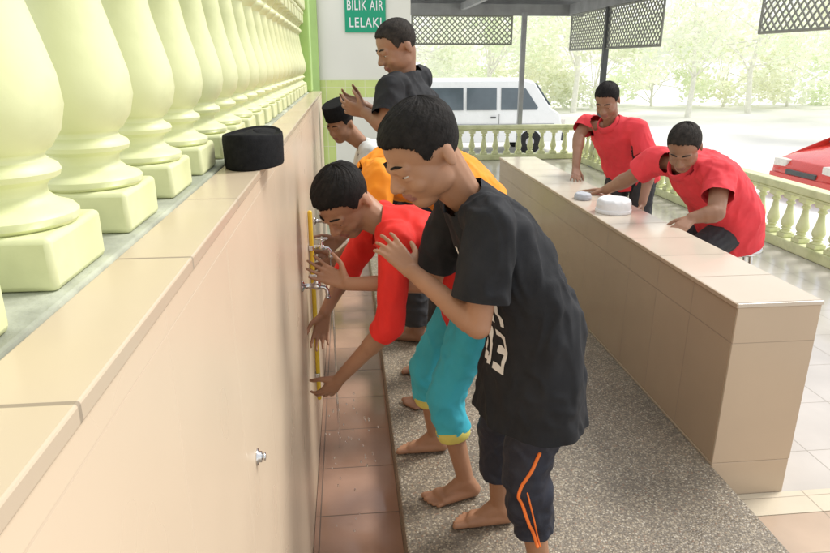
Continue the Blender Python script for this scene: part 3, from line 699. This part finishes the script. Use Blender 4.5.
# ================================================================== PEOPLE
# boy in black
wl=P(413,272,1.58); wr_=P(348,284,1.98)
j=dict(hl=V(.535,1.555,.72),hr=V(.525,1.735,.72),kl=V(.47,1.52,.40),kr=V(.45,1.77,.40),al=V(.53,1.50,.07),ar=V(.475,1.80,.07),
 sl=V(.335,1.48,1.135),sr=V(.305,1.80,1.145),el=P(478,326,1.45),er=P(432,282,1.93),wl=wl,wr=wr_,head=P(422,155,1.60))
person('boy in black T-shirt and navy trousers standing nearest the camera, hands raised',j,.86,.248,V(-.78,-.28,-.50),m_skin,m_hair,m_tee,m_navy,(.78,0,1.08),
 V(.505,1.635,.515),(.205,.155),1.12,.03,.20,0,.0042,.006,(P(380,236,1.66)-wl,V(-.35,.85,-.1),.28),(P(303,264,2.04)-wr_,V(-.1,-.75,.5),.22),1,(.048,.25,-.2),0,True,(V(-1,-.12,0),V(-1,.05,0)),None,.97,None,.014,True)
# boy in red
wl=P(340,378,1.94); wr_=P(325,312,2.22)
j=dict(hl=V(.43,2.01,.70),hr=V(.43,2.19,.70),kl=V(.31,1.99,.385),kr=V(.27,2.22,.385),al=V(.385,1.945,.07),ar=V(.315,2.25,.07),
 sl=V(.145,1.95,.965),sr=V(.11,2.25,.975),el=P(390,326,1.87),er=P(346,272,2.30),wl=wl,wr=wr_,head=P(344,203,2.10))
person('boy in red shirt and turquoise trousers bending to the gutter behind the boy in black',j,.84,.24,V(-.5,-.5,-.70),m_skin,m_hair,m_redsh,m_teal,(1,.22),
 None,(.165,.125),1.05,.05,.25,0,.0045,.006,(P(316,405,1.99)-wl,V(.1,.6,.6),.35),(P(318,345,2.2)-wr_,V(.3,-.7,.2),.35),2,(.05,.24,-.2),0,False,(V(-1,-.15,0),V(-1,.1,0)),m_ycuff,1.0,None,.011)
# person in orange, back level
wl=V(-.04,2.64,.72); wr_=V(-.05,2.92,.72)
j=dict(hl=V(.52,2.70,.94),hr=V(.52,2.90,.94),kl=V(.46,2.68,.49),kr=V(.46,2.93,.49),al=V(.40,2.62,.08),ar=V(.42,2.97,.08),
 sl=P(380,178,2.60),sr=P(372,172,2.96),el=V(.07,2.55,.82),er=V(.06,3.0,.82),wl=wl,wr=wr_,head=P(358,200,2.70))
person('person in orange shirt bent double with level back behind the boy in red',j,1.0,.235,V(-.6,-.2,-.78),m_skin2,m_hair,m_orange,m_dtr,(.8,0,1.05),
 None,(.175,.13),1.03,.06,.22,0,.006,.007,(V(-.6,.1,-.4),V(0,.8,.3),.3),(V(-.6,-.1,-.4),V(0,-.8,.3),.3),3,(.05,.27,-.2),0,False,None,None,1,None,.010,bodyr=1.08)
# child at the far end
j=dict(hl=V(.36,4.12,.68),hr=V(.36,4.28,.68),kl=V(.30,4.10,.37),kr=V(.30,4.30,.37),al=V(.34,4.08,.07),ar=V(.34,4.32,.07),
 sl=V(.13,4.05,.97),sr=V(.12,4.33,.97),el=V(.08,4.0,.76),er=V(.07,4.38,.76),wl=V(-.06,4.08,.74),wr=V(-.06,4.3,.74),head=P(340,124,4.15))
person('child in pale shirt and black cap at the far end of the wall',j,.82,.225,V(-.55,-.6,-.35),m_skin,m_hair,m_pale,m_dtr,(.7,0,1.05),
 None,(.16,.12),1.05,.04,.15,0,.007,.008,(V(-.6,.1,-.4),V(0,.8,.3),.3),(V(-.6,-.1,-.4),V(0,-.8,.3),.3),8,(.02,.27,-.2),0,False,None,None,1,None,.006,cap=True)
# standing man in black, back turned a little to the camera
wl=P(366,113,3.34); wr_=P(364,106,3.56)
j=dict(hl=V(.29,3.37,.86),hr=V(.39,3.53,.86),kl=V(.32,3.35,.47),kr=V(.40,3.55,.47),al=V(.36,3.33,.08),ar=V(.42,3.58,.08),
 sl=P(391,90,3.30),sr=P(418,80,3.58),el=P(386,127,3.22),er=P(390,124,3.66),wl=wl,wr=wr_,head=P(396,48,3.42))
person('man in black shirt standing upright at the far end of the wall, forearms raised',j,1.05,.258,V(-.86,-.25,-.42),m_skin2,m_hair2,m_tee,m_dtr,(.74,0,1.0),
 None,(.21,.17),1.10,.03,.10,0,.0055,.007,(P(346,107,3.40)-wl,V(-.2,.75,.3),.35),(P(345,101,3.5)-wr_,V(-.2,-.75,.3),.35),4,(.022,.29,-.2),0,False,None,None,1,None,.008,bodyr=1.2,armr=1.08)
# standing man in red
sm=P(611,126,4.75)
sL=sm+V(.15,-.14,-.01)
j=dict(hl=V(2.26,4.75,.70),hr=V(2.13,4.90,.70),kl=V(2.24,4.70,.32),kr=V(2.10,4.88,.32),al=V(2.33,4.72,-.07),ar=V(2.18,4.92,-.07),
 sl=sL,sr=sm+V(-.15,.13,0),el=sL+V(.07,-.12,-.28),er=V(1.75,4.83,.97),wl=sL+V(-.02,-.24,-.50),wr=V(1.67,4.62,.765),head=P(607,101,4.66))
person('man in red polo with dark trim standing farther along the low wall',j,1.03,.25,V(-.55,-.65,-.5),m_skin2,m_hair,m_redpolo,m_dtr,(.62,0,.98),
 None,(.19,.145),1.04,.03,.10,-.15,.006,.0065,(V(-.15,-.25,-.8),V(-.7,.3,-.3),.3),(V(-.2,-.75,-.5),V(-.3,.1,-.9),.2),5,(.03,.27,-.2),0,False,None,None,1,None,.007,side=m_tee,armr=1.08,collar=m_redpolo)
# bending man in red
wr_=V(1.66,4.0,.712); wl=P(692,218,3.16)
j=dict(hl=V(2.25,3.50,.56),hr=V(2.31,3.68,.56),kl=V(1.93,3.40,.40),kr=V(1.98,3.72,.40),al=V(1.98,3.38,-.07),ar=V(2.02,3.74,-.07),
 sl=P(720,176,3.30),sr=P(657,160,3.68),el=P(716,213,3.14),er=P(628,179,3.84),wl=wl,wr=wr_,head=P(684,148,3.36))
person('man in red polo leaning forward with one arm stretched along the low wall',j,1.06,.258,V(-.5,-.62,-.6),m_skin2,m_hair2,m_redpolo,m_dtr,(.62,0,.96),
 None,(.20,.16),1.05,.06,.12,-.15,.0055,.0065,(V(-.6,-.3,-.3),V(-.2,.2,-.9),.25),(V(-.45,.55,-.10),V(-.1,0,-1),.08),6,(.022,.29,-.2),0,False,None,None,1,None,.008,bodyr=1.2,armr=1.15,collar=m_redpolo)
t=thing('stool','round metal stool under the leaning man in red','stool',(2.34,3.60,-.15))
bm=NB(); lathe(bm,[(.02,.40),(.15,.40),(.165,.415),(.165,.43),(.15,.442),(.02,.444)],V(2.34,3.60,0),32); part('seat',bm,m_chrome,t,0,True)
for a in range(4):
    q=a*PI/2+.4; bm=NB(); caps(bm,V(2.34+.12*math.cos(q),3.60+.12*math.sin(q),.405),V(2.34+.19*math.cos(q),3.60+.19*math.sin(q),-.138),.012,.012); part('leg',bm,m_chrome,t,0,True)
